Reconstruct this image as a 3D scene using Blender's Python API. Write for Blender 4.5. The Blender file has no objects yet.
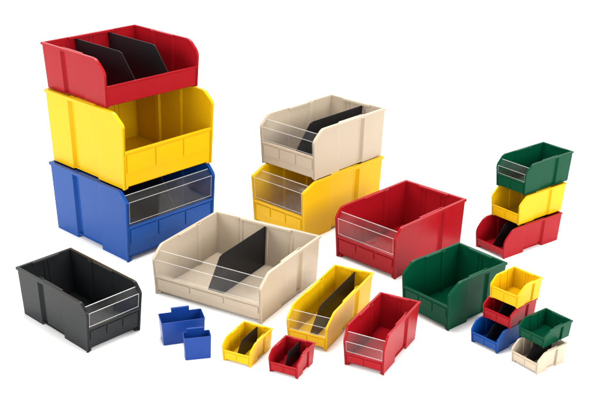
import bpy, bmesh, math
from mathutils import Vector
S = 0.0254            # the bins are catalogue sizes in inches
sc = bpy.context.scene
COL = sc.collection

# ------------------------------------------------------------------ materials
def nt(name):
    m = bpy.data.materials.new(name); m.use_nodes = True
    t = m.node_tree; t.nodes.clear()
    return m, t, t.nodes.new('ShaderNodeOutputMaterial')

def plastic(name, col, rough=0.28, spec=0.20, var=0.05, sss=0.0):
    m, t, out = nt(name)
    p = t.nodes.new('ShaderNodeBsdfPrincipled')
    tc = t.nodes.new('ShaderNodeTexCoord')
    big = t.nodes.new('ShaderNodeTexNoise'); big.inputs['Scale'].default_value = 7; big.inputs['Detail'].default_value = 5
    fine = t.nodes.new('ShaderNodeTexNoise'); fine.inputs['Scale'].default_value = 900; fine.inputs['Detail'].default_value = 2
    t.links.new(tc.outputs['Object'], big.inputs['Vector']); t.links.new(tc.outputs['Object'], fine.inputs['Vector'])
    ramp = t.nodes.new('ShaderNodeMix'); ramp.data_type = 'RGBA'
    ramp.inputs[6].default_value = (*[c * (1 - var) for c in col], 1)
    ramp.inputs[7].default_value = (*[min(1, c * (1 + var)) for c in col], 1)
    t.links.new(big.outputs['Fac'], ramp.inputs[0]); t.links.new(ramp.outputs[2], p.inputs['Base Color'])
    mr = t.nodes.new('ShaderNodeMapRange'); mr.inputs[3].default_value = rough - .06; mr.inputs[4].default_value = rough + .08
    t.links.new(big.outputs['Fac'], mr.inputs[0]); t.links.new(mr.outputs[0], p.inputs['Roughness'])
    p.inputs['Specular IOR Level'].default_value = spec
    # faint moulding waviness and a fine pebble
    b1 = t.nodes.new('ShaderNodeBump'); b1.inputs['Strength'].default_value = .10; b1.inputs['Distance'].default_value = .006
    b2 = t.nodes.new('ShaderNodeBump'); b2.inputs['Strength'].default_value = .10; b2.inputs['Distance'].default_value = .0006
    t.links.new(big.outputs['Fac'], b1.inputs['Height']); t.links.new(fine.outputs['Fac'], b2.inputs['Height'])
    t.links.new(b1.outputs[0], b2.inputs['Normal']); t.links.new(b2.outputs[0], p.inputs['Normal'])
    t.links.new(p.outputs[0], out.inputs[0])
    return m

RED    = plastic('red_polypropylene',    (.265, .0045, .0085), spec=.11)
YELLOW = plastic('yellow_polypropylene', (.60, .345, .0028), spec=.13)
BLUE   = plastic('blue_polypropylene',   (.003, .046, .215), spec=.16)
BEIGE  = plastic('beige_polypropylene',  (.415, .343, .258))
GREEN  = plastic('green_polypropylene',  (.0007, .048, .0215), spec=.07)
BLACK  = plastic('charcoal_polypropylene', (.011, .012, .013), spec=.13)
CUPBLUE = plastic('cup_blue_plastic',    (.006, .036, .20))
DIVIDER = plastic('black_divider_plastic', (.008, .008, .0095), rough=.34, spec=.18)

def clear_acrylic():
    m, t, out = nt('clear_acrylic')
    tr = t.nodes.new('ShaderNodeBsdfTransparent'); tr.inputs[0].default_value = (.985, .985, .985, 1)
    gl = t.nodes.new('ShaderNodeBsdfGlossy'); gl.inputs['Roughness'].default_value = .06
    lw = t.nodes.new('ShaderNodeLayerWeight'); lw.inputs['Blend'].default_value = .5
    pw = t.nodes.new('ShaderNodeMath'); pw.operation = 'POWER'; pw.inputs[1].default_value = 4.5
    fr = t.nodes.new('ShaderNodeMath'); fr.operation = 'MULTIPLY_ADD'; fr.inputs[1].default_value = .8; fr.inputs[2].default_value = .018
    t.links.new(lw.outputs['Facing'], pw.inputs[0]); t.links.new(pw.outputs[0], fr.inputs[0])
    mx = t.nodes.new('ShaderNodeMixShader')
    t.links.new(fr.outputs[0], mx.inputs[0]); t.links.new(tr.outputs[0], mx.inputs[1]); t.links.new(gl.outputs[0], mx.inputs[2])
    df = t.nodes.new('ShaderNodeBsdfDiffuse'); df.inputs[0].default_value = (.8, .8, .8, 1)
    nz = t.nodes.new('ShaderNodeTexNoise'); nz.inputs['Scale'].default_value = 14; nz.inputs['Detail'].default_value = 6
    tc = t.nodes.new('ShaderNodeTexCoord'); t.links.new(tc.outputs['Object'], nz.inputs['Vector'])
    hz = t.nodes.new('ShaderNodeMapRange'); hz.inputs[1].default_value = .3; hz.inputs[2].default_value = .7; hz.inputs[3].default_value = .003; hz.inputs[4].default_value = .012
    t.links.new(nz.outputs['Fac'], hz.inputs[0])
    m2 = t.nodes.new('ShaderNodeMixShader')
    t.links.new(hz.outputs[0], m2.inputs[0]); t.links.new(mx.outputs[0], m2.inputs[1]); t.links.new(df.outputs[0], m2.inputs[2])
    t.links.new(m2.outputs[0], out.inputs[0])
    return m
def edge_highlight(name, k):  # whitish mix that paints the bright highlight along acrylic edges into the colour
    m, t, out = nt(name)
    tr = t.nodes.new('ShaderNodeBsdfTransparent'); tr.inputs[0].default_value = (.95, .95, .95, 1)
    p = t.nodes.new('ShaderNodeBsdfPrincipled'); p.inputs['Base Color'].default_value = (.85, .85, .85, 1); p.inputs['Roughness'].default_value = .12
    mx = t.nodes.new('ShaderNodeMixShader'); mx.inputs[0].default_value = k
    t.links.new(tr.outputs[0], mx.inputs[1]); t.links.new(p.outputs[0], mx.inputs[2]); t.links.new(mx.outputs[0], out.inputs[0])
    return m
CLEAR = clear_acrylic(); EDGE = edge_highlight('bright_edge_highlight', .33); FAINT_GLINT = edge_highlight('faint_edge_highlight', .24)  # stronger and weaker copy of the painted edge highlight

def paper():
    m, t, out = nt('white_seamless_paper')
    p = t.nodes.new('ShaderNodeBsdfPrincipled'); p.inputs['Roughness'].default_value = .9; p.inputs['Specular IOR Level'].default_value = .1
    n = t.nodes.new('ShaderNodeTexNoise'); n.inputs['Scale'].default_value = 3
    mix = t.nodes.new('ShaderNodeMix'); mix.data_type = 'RGBA'
    mix.inputs[6].default_value = (.94, .94, .94, 1); mix.inputs[7].default_value = (.96, .96, .96, 1)
    t.links.new(n.outputs['Fac'], mix.inputs[0]); t.links.new(mix.outputs[2], p.inputs['Base Color'])
    t.links.new(p.outputs[0], out.inputs[0])
    return m

# ------------------------------------------------------------------ mesh helpers
def link(name, verts, faces, mat, parent=None, bev=0.0, smooth=False):
    me = bpy.data.meshes.new(name)
    me.from_pydata([tuple(c * S for c in v) for v in verts], [], faces)
    bm = bmesh.new(); bm.from_mesh(me)
    bmesh.ops.remove_doubles(bm, verts=bm.verts, dist=1e-6)
    bmesh.ops.recalc_face_normals(bm, faces=bm.faces)
    bm.to_mesh(me); bm.free()
    me.materials.append(mat)
    o = bpy.data.objects.new(name, me); COL.objects.link(o)
    if parent: o.parent = parent
    if bev:
        b = o.modifiers.new('bevel', 'BEVEL'); b.width = bev * S; b.segments = 2; b.limit_method = 'ANGLE'; b.angle_limit = math.radians(28)
        b.harden_normals = False
    return o

def box(x0, x1, y0, y1, z0, z1, V, F):
    n = len(V)
    for z in (z0, z1):
        V += [(x0, y0, z), (x1, y0, z), (x1, y1, z), (x0, y1, z)]
    F += [tuple(n + i for i in q) for q in ((3, 2, 1, 0), (4, 5, 6, 7), (0, 1, 5, 4), (1, 2, 6, 5), (2, 3, 7, 6), (3, 0, 4, 7))]

def extrude_x(prof, xs, V, F):
    """closed (y,z) outline swept along a list of x"""
    k = len(prof); n = len(V)
    for x in xs: V += [(x, y, z) for y, z in prof]
    for a in range(len(xs) - 1):
        for i in range(k):
            j = (i + 1) % k
            F.append((n + a * k + i, n + a * k + j, n + (a + 1) * k + j, n + (a + 1) * k + i))
    F.append(tuple(n + i for i in range(k))); F.append(tuple(n + (len(xs) - 1) * k + i for i in reversed(range(k))))

class Bin:
    def __init__(self, label, mat, x, y, yaw, L, W, H, z0, a, c, l, ix=.02, iy=.03, ib=.03,
                 window=False, dividers=(), panels=2, group=None, round_=.33):
        self.L, self.W, self.H = L, W, H
        self.ix, self.iy, self.ib = ix, iy, ib
        s = self.s = max(.55, min(1.25, H / 7))
        r = self.root = bpy.data.objects.new('storage_bin', None); COL.objects.link(r)
        r.empty_display_size = .05
        r.location = (x * S, y * S, z0 * S); r.rotation_euler = (0, 0, math.radians(yaw))
        r['label'] = label; r['category'] = 'storage bin'; r['group'] = group or 'plastic hopper front storage bins'
        T = self.T
        o = .235 * s; t = .15 * s
        f = -L / 2; k = L / 2
        xw = W / 2 - o                      # outer wall face at the top
        # ---- side outline: front edge, chamfer with rounded corners, level top
        yc = k - a * L                      # where the chamfer meets the level top
        zc = c * H
        rr = round_ * min(yc - f, H - zc)
        def chamfer():
            A = Vector((f + .02, zc)); Bp = Vector((yc, H)); d = (Bp - A); ln = d.length; d /= ln
            q = min(rr, ln * .45)
            pts = []
            p0 = Vector((f, zc - q * .8)); p1 = A; p2 = A + d * q
            for i in range(7):
                w = i / 6; pts.append(p0 * (1 - w) ** 2 + p1 * 2 * w * (1 - w) + p2 * w * w)
            p0 = Bp - d * q; p1 = Bp; p2 = Vector((yc + q, H))
            for i in range(7):
                w = i / 6; pts.append(p0 * (1 - w) ** 2 + p1 * 2 * w * (1 - w) + p2 * w * w)
            return pts
        ch = chamfer()
        def ztop(y):
            if y >= ch[-1].x: return H
            for p, q in zip(ch, ch[1:]):
                if p.x <= y <= q.x and q.x > p.x: return p.y + (q.y - p.y) * (y - p.x) / (q.x - p.x)
            return ch[0].y
        # ---- side walls
        small = H < 5.2
        feet = (.085 if small else .05) * H if z0 == 0 else .016 * H
        ms, cs = (.24, .50) if small else (.15, .42)
        u0, u1, u2 = .36, .635, .70
        prof = [(0, 0, 0), (u0 - .006, 0, 0), (u0 + .012, ms * s, feet), (u1 - .006, ms * s, feet), (u1 + .006, cs * s, feet),
                (u2 - .014, cs * s, feet), (u2 + .004, .01 * s, 0), (1, .01 * s, 0)]
        ys = {}
        for u, off, zb in prof: ys[f + u * L] = (off, zb)
        def at(y):
            u = (y - f) / L
            for (ua, oa, za), (ub, ob, zb) in zip(prof, prof[1:]):
                if ua <= u <= ub + 1e-9:
                    w = (u - ua) / (ub - ua); return oa + (ob - oa) * w, za + (zb - za) * w
            return prof[-1][1:]
        cols = sorted(set([round(f + u * L, 4) for u, _, _ in prof] + [round(p.x, 4) for p in ch if p.x > f + .01]))
        for sx in (-1, 1):
            V, F = [], []
            for y in cols:
                off, zb = at(y); zt = ztop(max(y, f + .011)) if y > f else ch[0].y + .2 * rr
                fl = .35 * s if y < f + .2 else 0
                for z, x in ((zb, xw - off), (zt - .02, xw - off * .9), (zt - .02, xw - off * .9 - t), (zb, xw - off - t)):
                    V.append(T((sx * x, y, z)))
            for i in range(len(cols) - 1):
                for j in range(4):
                    m = (j + 1) % 4
                    F.append((i * 4 + j, i * 4 + m, i * 4 + 4 + m, i * 4 + 4 + j))
            F += [(0, 1, 2, 3), tuple(len(V) - 4 + q for q in (3, 2, 1, 0))]
            link('side_wall', V, F, mat, r, .035 * s)
        # ---- back wall with paired divider ribs
        V, F = [], []
        xi = xw - t * .6
        yb = k - o
        nr = max(1, round(W / 4.2) - 1)
        xs = [-xi]
        for i in range(nr):
            m = -xi + 2 * xi * (i + 1) / (nr + 1)
            for dx in (-.34, .34): xs += [m + (dx - .09) * s, m + (dx - .05) * s, m + (dx + .05) * s, m + (dx + .09) * s]
        xs.append(xi)
        hi = [False] + [False, True, True, False] * 2 * nr + [False]
        n0 = 0
        for x, h in zip(xs, hi):
            yi = yb - t - (.12 * s if h else 0)
            V += [T((x, yb, .02)), T((x, yb, H - .02)), T((x, yi, H - .02)), T((x, yi, .02))]
        for i in range(len(xs) - 1):
            for j in range(4):
                m = (j + 1) % 4
                F.append((i * 4 + j, i * 4 + m, i * 4 + 4 + m, i * 4 + 4 + j))
        F += [(0, 1, 2, 3), tuple(len(V) - 4 + q for q in (3, 2, 1, 0))]
        link('back_wall', V, F, mat, r, .02 * s)
        # ---- base plate
        V, F = [], []
        box(-xw + t * .5, xw - t * .5, f + .3 * s, yb - t * .5, feet + .01, feet + .01 + t, V, F)
        link('base', [T(v) for v in V], F, mat, r)
        # ---- rim, sweeping up both front edges, along the sides and across the back
        V, F = [], []
        path = []
        lipz = l * H - .05 * H
        side = [(f, .012), (f, lipz), (f, max(lipz + .05, ch[0].y - .02))] + [(p.x, p.y) for p in ch]
        def nrm(i):
            a0 = side[max(0, i - 1)]; b0 = side[min(len(side) - 1, i + 1)]
            d = Vector((b0[0] - a0[0], b0[1] - a0[1])).normalized()
            return Vector((d.y, -d.x))       # points inward/down
        secs = []
        for i, (y, z) in enumerate(side):
            g = min(1, max(0, z / H))
            secs.append((y, z, nrm(i), .35 + .65 * g))
        def section(sx, y, z, n, g, cx=1, cy=0):
            d = .36 * s * (.55 + .45 * g)
            oo = o * (.55 + .45 * g); ii = -(t + .03 * s)
            out = []
            for e, dep in ((oo, 0), (oo, d), (ii, d), (ii, 0)):
                out.append(T((sx * (xw + e * cx), y + n.x * dep + e * cy, z + n.y * dep)))
            return out
        ring = [section(-1, *q) for q in secs]
        ring.append(section(-1, yb, H, Vector((0, -1)), 1, 1, 1))
        ring.append(section(1, yb, H, Vector((0, -1)), 1, 1, 1))
        ring += [section(1, *q) for q in reversed(secs)]
        for q in ring: V += q
        for i in range(len(ring) - 1):
            for j in range(4):
                m = (j + 1) % 4
                F.append((i * 4 + j, i * 4 + m, i * 4 + 4 + m, i * 4 + 4 + j))
        F += [(0, 1, 2, 3), tuple(len(V) - 4 + q for q in (3, 2, 1, 0))]
        link('rim', V, F, mat, r, .075 * s)
        # ---- stacking ledges on the inside of the rim
        for sx in (-1, 1):
            V, F = [], []
            xa, xb = sx * (xw - t * .5), sx * (xw - t - .30 * s)
            box(min(xa, xb), max(xa, xb), f + .365 * L, f + .622 * L, H - .34 * s, H + .035 * s, V, F)
            link('stacking_ledge', [T(v) for v in V], F, mat, r, .05 * s)
        V, F = [], []
        box(-.24 * W, .24 * W, yb - t - .28 * s, yb - t * .5, H - .34 * s, H + .035 * s, V, F)
        link('stacking_ledge', [T(v) for v in V], F, mat, r, .05 * s)
        # ---- front panel with rolled lip
        zl = l * H; zb = .075 * H if z0 == 0 else .018 * H
        e = .12 * s
        pr = [(f + e + .16 * s, zb), (f + e, zb + .12 * s), (f + e, zl - .34 * s), (f + .01, zl - .26 * s), (f - .03 * s, zl - .05 * s), (f + .03 * s, zl),
              (f + e + t, zl), (f + e + t + .05 * s, zl - .06 * s), (f + e + t, zl - .2 * s), (f + e + t, zb)]
        V, F = [], []
        extrude_x(pr, [-(xw - t * .55), xw - t * .55], V, F)
        fp = link('front_panel', [T(v) for v in V], F, mat, r, .03 * s)
        # label panels (sub-parts, slightly raised plates)
        if panels:
            x0, x1 = -(xw - t - .14 * s), xw - t - .14 * s
            w = (x1 - x0) / panels
            lo = zb + .26 * s if zl - zb < 1.9 else zb + (zl - zb) * .40
            for i in range(panels):
                V, F = [], []
                box(x0 + i * w + .12 * s, x0 + (i + 1) * w - .12 * s, f + e - .11 * s, f + e + .05, lo, zl - .46 * s, V, F)
                link('label_panel', [T(v) for v in V], F, mat, fp, .03 * s)
        # ---- front feet
        for sx in (-1, 1):
            V, F = [], []
            xa, xb = sx * (xw - t * .5), sx * (xw - t - .42 * s)
            box(min(xa, xb), max(xa, xb), f + e + .02, f + e + .9 * s, .004, feet + .02 + t * .5, V, F)
            link('foot', [T(v) for v in V], F, mat, r, .04 * s)
        # ---- clear window: upright pane that folds back along the chamfer
        if window:
            xg = xw - t - .02 * s
            g0 = (f + .06 * s, zl + .01)
            kx = ch[3]
            g1 = (f + .10 * s, zc - .02 * H)
            dd = (Vector((yc, H)) - Vector((f, zc))) * .62
            g2 = (g1[0] + dd.x, g1[1] + dd.y)
            th = .07 * s
            V, F = [], []
            nrm1 = Vector((g2[1] - g1[1], -(g2[0] - g1[0]))).normalized()
            pr = [(g0[0], g0[1]), (g1[0], g1[1]), (g2[0], g2[1]), (g2[0] + nrm1.x * th, g2[1] + nrm1.y * th), (g1[0] + th, g1[1] - th * .3), (g0[0] + th, g0[1])]
            extrude_x(pr, [-xg, xg], V, F)
            wn = link('window', [T(v) for v in V], F, CLEAR, r)
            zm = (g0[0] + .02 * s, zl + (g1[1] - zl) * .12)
            for (yy, zz), hh in (((g2[0], g2[1]), .07), (g1, .055), (zm, .05)):  # pale strips on the pane edges and fold, standing in for highlight lines
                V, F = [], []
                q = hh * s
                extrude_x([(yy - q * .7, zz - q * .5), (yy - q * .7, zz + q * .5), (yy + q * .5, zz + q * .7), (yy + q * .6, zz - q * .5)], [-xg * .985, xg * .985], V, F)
                link('window_edge_highlight', [T(v) for v in V], F, EDGE if H < 7 and W < 12 else FAINT_GLINT, wn, .015 * s)
            for sx in (-1, 1):  # painted highlight down each side of the upright pane
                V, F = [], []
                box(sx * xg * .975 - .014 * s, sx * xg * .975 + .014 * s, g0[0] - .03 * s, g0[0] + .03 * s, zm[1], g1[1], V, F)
                link('window_edge_highlight', [T(v) for v in V], F, EDGE if H < 7 and W < 12 else FAINT_GLINT, wn)
        # ---- slide-in dividers
        for fr in dividers:
            xm = -xw + 2 * xw * fr
            th = .055 * s
            zf = feet + t + .03
            yk = yb - t - .02; yl = f + e + t + .12 * s
            dl = yk - yl
            pts = [(yk, zf), (yk, H * .955), (yk - dl * .74, H * .955), (yk - dl * .785, H * .93), (yl, max(zl - .04 * H, zf + .3)), (yl, zf)]
            V, F = [], []
            extrude_x(pts, [xm - th, xm + th], V, F)
            link('divider', [T(v) for v in V], F, DIVIDER, r, .03)

    def T(self, v):
        x, y, z = v
        q = 1 - z / self.H
        u = y / self.L
        return (x * (1 - 2 * self.ix * q), y + q * self.L * (self.iy * (.5 - u) - self.ib * (.5 + u)), z)

TALL = 'bins in the tall left stack'; MID = 'bins in the middle stack'; RS = 'bins in the far right stack'; SR = 'small bins stacked at the lower right'; FL = 'single bins standing on the white ground'
# tall stack
Bin('red bin with two black dividers, topmost of the tall left stack', RED, -23.47,148.54,44.25, 15.72,17.14,6.88, 22.04, .872,.759,.452, .012,.03,.022, round_=.5, dividers=(.33,.69), panels=0, group=TALL)
Bin('deep open yellow bin between the red and blue bins of the tall stack', YELLOW, -22.37,146.72,44.92, 19.01,16.90,11.16, 10.88, .893,.866,.510, .008,.04,.021, panels=3, group=TALL)
Bin('big blue bin with clear front window, bottom of the tall left stack', BLUE, -22.45,146.03,45.17, 19.01,16.85,10.88, 0, .925,.872,.514, .008,.037,.022, window=True, dividers=(.58,), panels=3, group=TALL)
# single bins
Bin('charcoal black bin with clear front window beside the big blue bin', BLACK, -25.48,116.31,45.25, 15.36,8.45,6.70, 0, .922,.832,.501, .015,.05,.031, window=True, panels=3, group=FL)
Bin('wide beige bin on the ground with one black divider and clear window', BEIGE, -5.85,126.44,-31.05, 15.42,17.34,6.68, 0, .870,.793,.418, .008,.02,.03, window=True, dividers=(.5,), panels=3, group=FL)
# middle stack
Bin('tall beige bin with black divider stacked on top of a deep yellow bin', BEIGE, 6.61,152.74,-44.09, 16.69,11.54,7.72, 9.16, .888,.801,.479, .006,.027,.028, window=True, dividers=(.62,), panels=3, group=MID)
Bin('deep yellow bin with clear window underneath the tall beige bin', YELLOW, 5.90,151.11,-43.88, 18.71,11.13,9.16, 0, .860,.884,.458, .015,.02,.03, window=True, panels=3, group=MID)
Bin('large red bin with clear window on the ground beside the middle stack of two', RED, 17.49,137.95,-44.84, 16.35,11.32,7.61, 0, .921,.828,.451, .008,.026,.03, window=True, panels=3, group=FL)
Bin('large open dark green bin on the ground in front of the large red bin', GREEN, 22.54,120.29,-50.61, 11.02,8.34,6.46, 0, .826,.810,.538, .015,.036,.03, panels=3, group=FL)
Bin('narrow long yellow bin with black divider and clear window on the ground', YELLOW, 6.41,116.34,-27.17, 14.49,5.69,4.52, 0, .851,.740,.415, .03,.022,.03, window=True, dividers=(.55,), panels=2, group=FL)
Bin('narrow empty red bin with clear window, right of the narrow yellow bin', RED, 12.22,109.0,-29.18, 10.81,5.44,5.04, 0, .889,.684,.360, .026,.043,.045, window=True, panels=2, group=FL)
Bin('small yellow bin with black divider on the ground in front of the wide beige bin', YELLOW, -3.99,108.35,-27.79, 5.43,4.10,2.77, 0, .790,.753,.539, .028,.015,.03, dividers=(.5,), panels=2, group=FL)
Bin('small red bin with black divider standing nearest the camera', RED, 1.33,105.36,-28.18, 4.47,4.04,2.72, 0, .771,.736,.512, .03,.03,.04, dividers=(.52,), panels=2, group=FL)
# small stacks
Bin('small empty yellow bin on top of the small red and blue bins', YELLOW, 28.80,112.80,-48.61, 4.75,4.38,2.75, 5.40, .749,.690,.600, .025,.032,.04, panels=2, group=SR)
Bin('small red bin with divider between the small yellow and blue bins', RED, 28.25,112.62,-48.44, 5.25,4.38,2.54, 2.84, .772,.740,.560, .028,.02,.03, dividers=(.5,), panels=2, group=SR)
Bin('small blue bin at the bottom, under the small red bin', BLUE, 27.55,112.18,-49.29, 7.42,4.29,2.84, 0, .855,.660,.520, .024,.029,.03, dividers=(.5,), panels=2, group=SR)
Bin('small dark green bin stacked on the small beige bin', GREEN, 31.54,108.0,-52.65, 5.04,4.12,2.19, 2.68, .789,.699,.580, .04,.027,.03, panels=2, group=SR)
Bin('small beige bin underneath the small green bin', BEIGE, 30.70,106.59,-53.74, 5.11,4.21,2.66, 0, .776,.691,.540, .019,.035,.032, dividers=(.5,), panels=2, group=SR)
# far right stack
Bin('medium green bin with clear window, topmost of the far right stack of three', GREEN, 37.50,143.11,-52.17, 10.64,5.70,4.61, 8.84, .865,.716,.420, .025,.031,.035, window=True, panels=2, group=RS)
Bin('medium open yellow bin between the green and red bins of the far right stack', YELLOW, 36.82,142.16,-52.69, 10.38,5.56,4.38, 4.46, .856,.728,.400, .024,.035,.033, panels=2, group=RS)
Bin('medium red bin with black divider, bottom of the far right stack of three', RED, 35.49,140.84,-54.15, 12.44,5.89,4.46, 0, .857,.640,.330, .02,.03,.03, round_=.5, dividers=(.55,), panels=0, group=RS)

# ------------------------------------------------------------------ hanging cups
def cup(label, x, y, yaw, L, W, H, tab0, tab1, tabh, d=.03):
    r = bpy.data.objects.new('hanging_cup', None); COL.objects.link(r); r.empty_display_size = .03
    r.location = (x * S, y * S, 0); r.rotation_euler = (0, 0, math.radians(yaw))
    r['label'] = label; r['category'] = 'cup'; r['group'] = 'blue plastic cups on the ground'
    t = .08
    V, F = [], []
    def loop(w, l, z, rad):
        n = len(V)
        for cx, cy, a0 in ((1, 1, 0), (-1, 1, 90), (-1, -1, 180), (1, -1, 270)):
            for i in range(4):
                an = math.radians(a0 + i * 30)
                V.append((cx * (w / 2 - rad) + rad * math.cos(an), cy * (l / 2 - rad) + rad * math.sin(an), z))
        return list(range(n, n + 16))
    k = 1 - 2 * d
    lo = loop(W * k, L * k, 0, .16); mid = loop(W * .994, L * .994, H - .22, .16)
    up0 = loop(W + .03, L + .03, H - .20, .17); up = loop(W + .03, L + .03, H, .17)
    iu = loop(W - 2 * t, L - 2 * t, H, .12); il = loop(W * k - 2 * t, L * k - 2 * t, .1, .12)
    for A, B in ((lo, mid), (mid, up0), (up0, up), (up, iu), (iu, il)):
        for i in range(16):
            j = (i + 1) % 16; F.append((A[i], A[j], B[j], B[i]))
    F.append(tuple(reversed(lo))); F.append(tuple(il))
    link('body', V, F, CUPBLUE, r, .012)
    V, F = [], []
    x0, x1 = -W / 2 + tab0 * W, -W / 2 + tab1 * W
    yb = L / 2 - .02
    extrude_x([(yb - .08, H - .5), (yb - .08, H + tabh), (yb + .02, H + tabh + .03), (yb + .26, H + tabh - .02), (yb + .26, H + tabh - .28),
               (yb + .18, H + tabh - .28), (yb + .18, H + tabh - .10), (yb + .005, H + tabh - .08), (yb + .005, H - .5)], [x0, x1], V, F)
    link('hanging_tab', V, F, CUPBLUE, r, .02)
cup('larger wide blue cup with a hanging tab, behind the smaller blue cup', -12.22,112.23,15.25, 2.66,5.42,3.13, .30,.72, .55)
cup('smaller narrow blue cup standing in front of the wider blue cup', -10.02,107.90,11.51, 1.65,3.28,3.0, .16,.80, .42)

# ------------------------------------------------------------------ setting
def ground():
    me = bpy.data.meshes.new('ground'); R = 30
    me.from_pydata([(-R, -R, 0), (R, -R, 0), (R, R, 0), (-R, R, 0)], [], [(0, 1, 2, 3)])
    me.materials.append(paper())
    o = bpy.data.objects.new('ground', me); COL.objects.link(o); o['kind'] = 'structure'
ground()

w = bpy.data.worlds.new('World'); sc.world = w; w.use_nodes = True
# a white walled studio under a dim ceiling: bright towards the horizon, darker overhead
T_ = w.node_tree
bg = T_.nodes['Background']
tc = T_.nodes.new('ShaderNodeTexCoord'); sp = T_.nodes.new('ShaderNodeSeparateXYZ')
mr = T_.nodes.new('ShaderNodeMapRange'); mr.interpolation_type = 'SMOOTHSTEP'
mr.inputs[1].default_value = .30; mr.inputs[2].default_value = .90; mr.inputs[3].default_value = 1.95; mr.inputs[4].default_value = .12
T_.links.new(tc.outputs['Generated'], sp.inputs[0]); T_.links.new(sp.outputs[2], mr.inputs[0]); T_.links.new(mr.outputs[0], bg.inputs[1])
bg.inputs[0].default_value = (1, 1, 1, 1)

def softbox(name, loc, aim, size, power):
    l = bpy.data.lights.new(name, 'AREA'); l.shape = 'RECTANGLE'; l.size, l.size_y = size; l.energy = power
    o = bpy.data.objects.new(name, l); COL.objects.link(o); o.location = loc
    o.rotation_euler = (Vector(aim) - Vector(loc)).to_track_quat('-Z', 'Y').to_euler()
    l.color = (1, .985, .96)
softbox('key_softbox', (-4.4, 1.2, 2.2), (0, 3.3, 0), (2.4, 2.4), 160)
softbox('fill_softbox', (3.9, .4, 2.4), (.2, 3.2, 0), (2.4, 2.4), 225)
softbox('added_overhead_fill', (.1, 3.2, 5.2), (.1, 3.3, 0), (2.0, 2.0), 280)  # unseen lamp added to whiten the ground and keep cast shadows under the bins
softbox('added_background_fill', (0, 7.5, 5.0), (0, 7.5, 0), (3.5, 2.0), 330)  # unseen lamp added so the ground behind the bins stays white

cd = bpy.data.cameras.new('camera'); cam = bpy.data.objects.new('camera', cd); COL.objects.link(cam)
f = math.exp(6.93676875); pitch = .39455843; h = math.exp(4.15651009)
cd.sensor_fit = 'HORIZONTAL'; cd.sensor_width = 36; cd.lens = 36 * f / 600
cd.shift_x = 19.4056 / 600; cd.shift_y = 8.2348 / 600
cam.location = (0, 0, h * S); cam.rotation_euler = (math.pi / 2 - pitch, 0, 0)
cd.clip_start = .05; cd.clip_end = 200
sc.camera = cam
sc.render.engine = 'CYCLES'
sc.cycles.transparent_max_bounces = 16
sc.view_settings.view_transform = 'Standard'; sc.view_settings.look = 'None'; sc.view_settings.gamma = 1; sc.view_settings.exposure = 0
